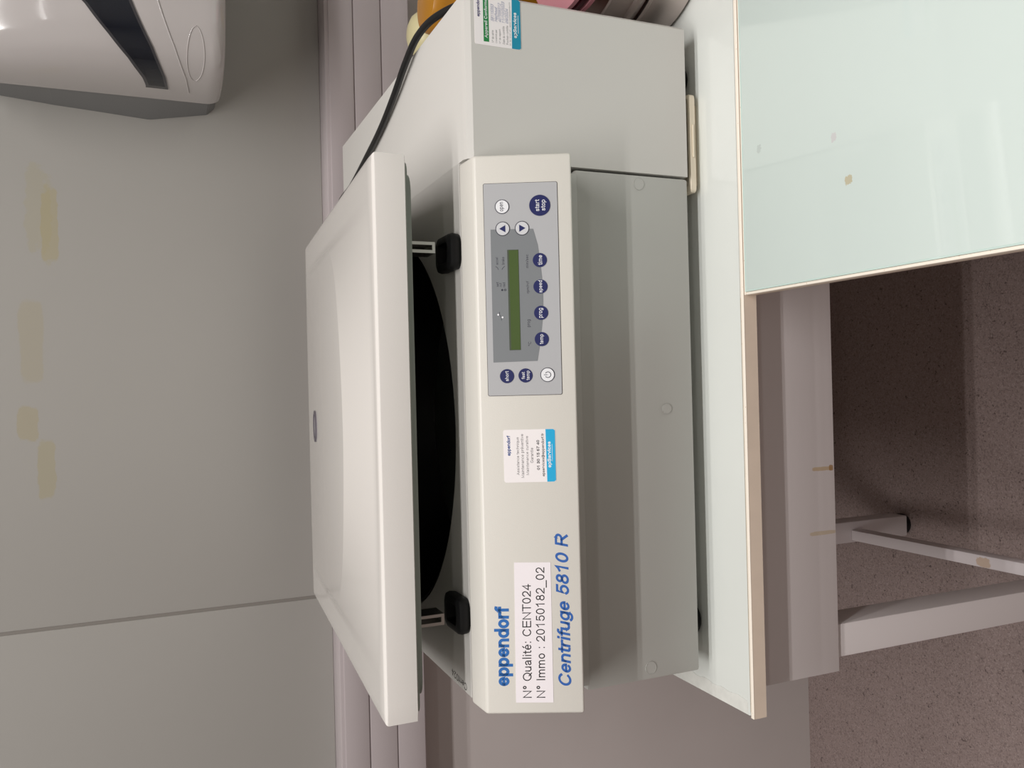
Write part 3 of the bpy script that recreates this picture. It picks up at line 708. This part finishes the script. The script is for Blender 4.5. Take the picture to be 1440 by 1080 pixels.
# bottles behind, below the trunking
bt = thing('cream_bottle', 'cream plastic bottle with rounded shoulder under the wall trunking', 'bottle', (0.868, 0.50, 0))
lathe('bottle_body', [(0, 0), (0.036, 0), (0.040, 0.004), (0.040, 0.140), (0.0385, 0.155), (0.034, 0.168), (0.026, 0.177), (0.016, 0.1815), (0, 0.183)], (0.868, 0.50, 0), M['cream'], bt, 48)
lathe('bottle_base', [(0.0395, 0.0), (0.0410, 0.001), (0.0410, 0.010), (0.0395, 0.011)], (0.868, 0.50, 0), M['cream'], bt, 48)
at = thing('amber_bottle', 'amber plastic bottle standing in front of the cream bottle', 'bottle', (0.875, 0.40, 0))
lathe('bottle_body', [(0, 0), (0.042, 0), (0.046, 0.004), (0.046, 0.170), (0.0445, 0.180), (0.041, 0.186), (0.030, 0.188), (0, 0.188)], (0.875, 0.40, 0), M['amber'], at, 48)
lathe('bottle_base', [(0.0455, 0.0), (0.0470, 0.001), (0.0470, 0.010), (0.0455, 0.011)], (0.875, 0.40, 0), M['amber'], at, 48)
bb = thing('brown_bottle', 'brown glass bottle at the very edge beside the amber bottle', 'bottle', (0.905, 0.30, 0))
lathe('bottle_body', [(0, 0), (0.038, 0), (0.042, 0.004), (0.042, 0.165), (0.038, 0.180), (0.024, 0.194), (0.018, 0.197), (0, 0.197)], (0.905, 0.30, 0), M['brown'], bb, 48)
lathe('bottle_cap', [(0.0185, 0.196), (0.0195, 0.197), (0.0195, 0.214), (0.018, 0.216), (0, 0.216)], (0.905, 0.30, 0), M['brown'], bb, 32)

# paper towel dispenser on the wall
DXc, DHW, DD, DN = 0.907, 0.150, 0.150, 3.0
DZ0, DZ1 = 0.456, 0.830
ds = thing('towel_dispenser', 'glossy white paper towel dispenser with smoked window on the wall', 'dispenser', (DXc, YW, 0.45))
def dpt(phi, z, off=0.0):
    c, s = math.cos(phi), math.sin(phi)
    a = (abs(c)**(2/DN))*(1 if c >= 0 else -1); q = abs(s)**(2/DN)
    # rounded foot and head
    k = 0.0
    if z < DZ0+0.022: k = 1-math.sqrt(max(0, 1-((DZ0+0.022-z)/0.022)**2))
    if z > DZ1-0.04: k = 1-math.sqrt(max(0, 1-((z-DZ1+0.04)/0.04)**2))
    hw, dd = DHW-0.012*k+off, DD-0.016*k+off-0.95*max(0.0, z-0.55)**2
    return Vector((DXc-hw*a, 0.60-dd*q, z))
def phi_of(x, y):
    a = (DXc-x)/DHW; q = max(0, (0.60-y)/DD)
    return math.atan2(q**(DN/2), (abs(a)**(DN/2))*(1 if a >= 0 else -1))
upE = [((0.759, 0.546), 0.561), ((0.763, 0.528), 0.565), ((0.777, 0.495), 0.583), ((0.800, 0.472), 0.607), ((0.830, 0.457), 0.633), ((0.907, 0.450), 0.690)]
loE = [((0.759, 0.554), 0.531), ((0.765, 0.522), 0.535), ((0.790, 0.480), 0.551), ((0.839, 0.455), 0.576), ((0.907, 0.450), 0.606)]
def curve(E): return [(phi_of(*xy), z) for xy, z in E]
def interp(E, ph):
    if ph > PI/2: ph = PI-ph
    for (a, za), (c, zc) in zip(E[:-1], E[1:]):
        if ph <= c: return za+(zc-za)*max(0, (ph-a))/(c-a+1e-9)
    return E[-1][1]
uE, lE = curve(upE), curve(loE)
ph0 = min(uE[0][0], lE[0][0])
b = new_bm(); cols = []
phis = [ph0*k/10 for k in range(10)] + [ph0+(PI-2*ph0)*k/90 for k in range(91)] + [PI-ph0+ph0*k/10 for k in range(1, 11)]
INS = 0.004
for ph in phis:
    zl, zu = interp(lE, ph)+INS, interp(uE, ph)-INS
    zs = [DZ0+0.022*(1-math.cos(PI/2*k/8)) for k in range(9)] + [DZ0+0.022+(zl-DZ0-0.022)*k/12 for k in range(1, 13)] + [zl+(zu-zl)*k/4 for k in range(1, 5)] \
        + [zu+(DZ1-0.04-zu)*k/16 for k in range(1, 17)] + [DZ1-0.04+0.04*math.sin(PI/2*k/8) for k in range(1, 9)]
    cols.append([b.verts.new(dpt(ph, z)) for z in zs])
for i in range(len(cols)-1):
    A, B = cols[i], cols[i+1]
    for k in range(len(A)-1):
        if 20 <= k < 24 and 11 <= i < len(cols)-12: continue      # opening behind the smoked window
        b.faces.new((A[k], A[k+1], B[k+1], B[k]))
b.faces.new([c[0] for c in cols]); b.faces.new([c[-1] for c in cols[::-1]])
b.faces.new(cols[0]+cols[-1][::-1])
obj('cover', bm_mesh(b, 'cover', 35), M['disp'], ds)
b = new_bm()
pz = [(0.779, 0.458), (0.767, 0.470), (0.7505, 0.557), (0.7600, 0.690), (0.770, 0.80), (1.044, 0.80), (1.054, 0.690), (1.0635, 0.557), (1.047, 0.470), (1.035, 0.458)]
A = [b.verts.new((x, YW-0.004, z)) for x, z in pz]; B_ = [b.verts.new((min(max(x, 0.760), 1.054), 0.598, z)) for x, z in pz]
b.faces.new(A); b.faces.new(B_[::-1])
for i in range(len(pz)): j = (i+1) % len(pz); b.faces.new((A[i], A[j], B_[j], B_[i]))
bmesh.ops.bevel(b, geom=b.edges[:], offset=0.0015, segments=2, affect='EDGES')
obj('back_plate', bm_mesh(b, 'back_plate', 30), M['disp_grey'], ds)
b = new_bm(); cols = []
NWn = 80
for i in range(NWn+1):
    ph = ph0+(PI-2*ph0)*i/NWn
    zu, zl = interp(uE, ph), interp(lE, ph)
    cols.append([b.verts.new(dpt(ph, zl+(zu-zl)*k/6, 0.0014)) for k in range(7)] + [b.verts.new(dpt(ph, zu, -0.004)), b.verts.new(dpt(ph, zl, -0.004))])
for A, B in zip(cols[:-1], cols[1:]):
    n = len(A)
    for k in range(n): b.faces.new((A[k], A[(k+1) % n], B[(k+1) % n], B[k]))
b.faces.new(cols[0]); b.faces.new(cols[-1][::-1])
obj('window', bm_mesh(b, 'window', 40), M['smoke'], ds)
rg = [((0.758, 0.559), 0.503), ((0.765, 0.522), 0.508), ((0.792, 0.477), 0.524), ((0.843, 0.454), 0.544), ((0.907, 0.450), 0.566)]
rE = curve(rg)
pts = []
for i in range(61):
    ph = rE[0][0]+(PI-2*rE[0][0])*i/60
    pts.append(dpt(ph, interp(rE, ph), 0.0))
obj('ridge', tube_mesh('ridge', pts, 0.0012, 8), M['disp'], ds)
pa, pb = phi_of(0.765, 0.524), phi_of(0.818, 0.462)
pts = [dpt((pa+pb)/2+(pb-pa)/2*math.cos(2*PI*k/48), 0.496+0.0115*math.sin(2*PI*k/48), 0.0) for k in range(48)]
obj('lock_rim', tube_mesh('lock_rim', pts, 0.0008, 8, True), M['disp'], ds)

b = new_bm(); ra = []
for x in (0.792, 0.794, 1.020, 1.022):
    r = 0.040 if x in (0.792, 1.022) else 0.042
    ra.append([b.verts.new((x, 0.546+r*math.cos(2*PI*k/48), 0.576+r*math.sin(2*PI*k/48))) for k in range(48)])
for A, B in zip(ra[:-1], ra[1:]):
    for k in range(48): b.faces.new((A[k], A[(k+1) % 48], B[(k+1) % 48], B[k]))
b.faces.new(ra[0]); b.faces.new(ra[-1][::-1])
obj('paper_roll', bm_mesh(b, 'paper_roll', 40), M['paper'], ds)
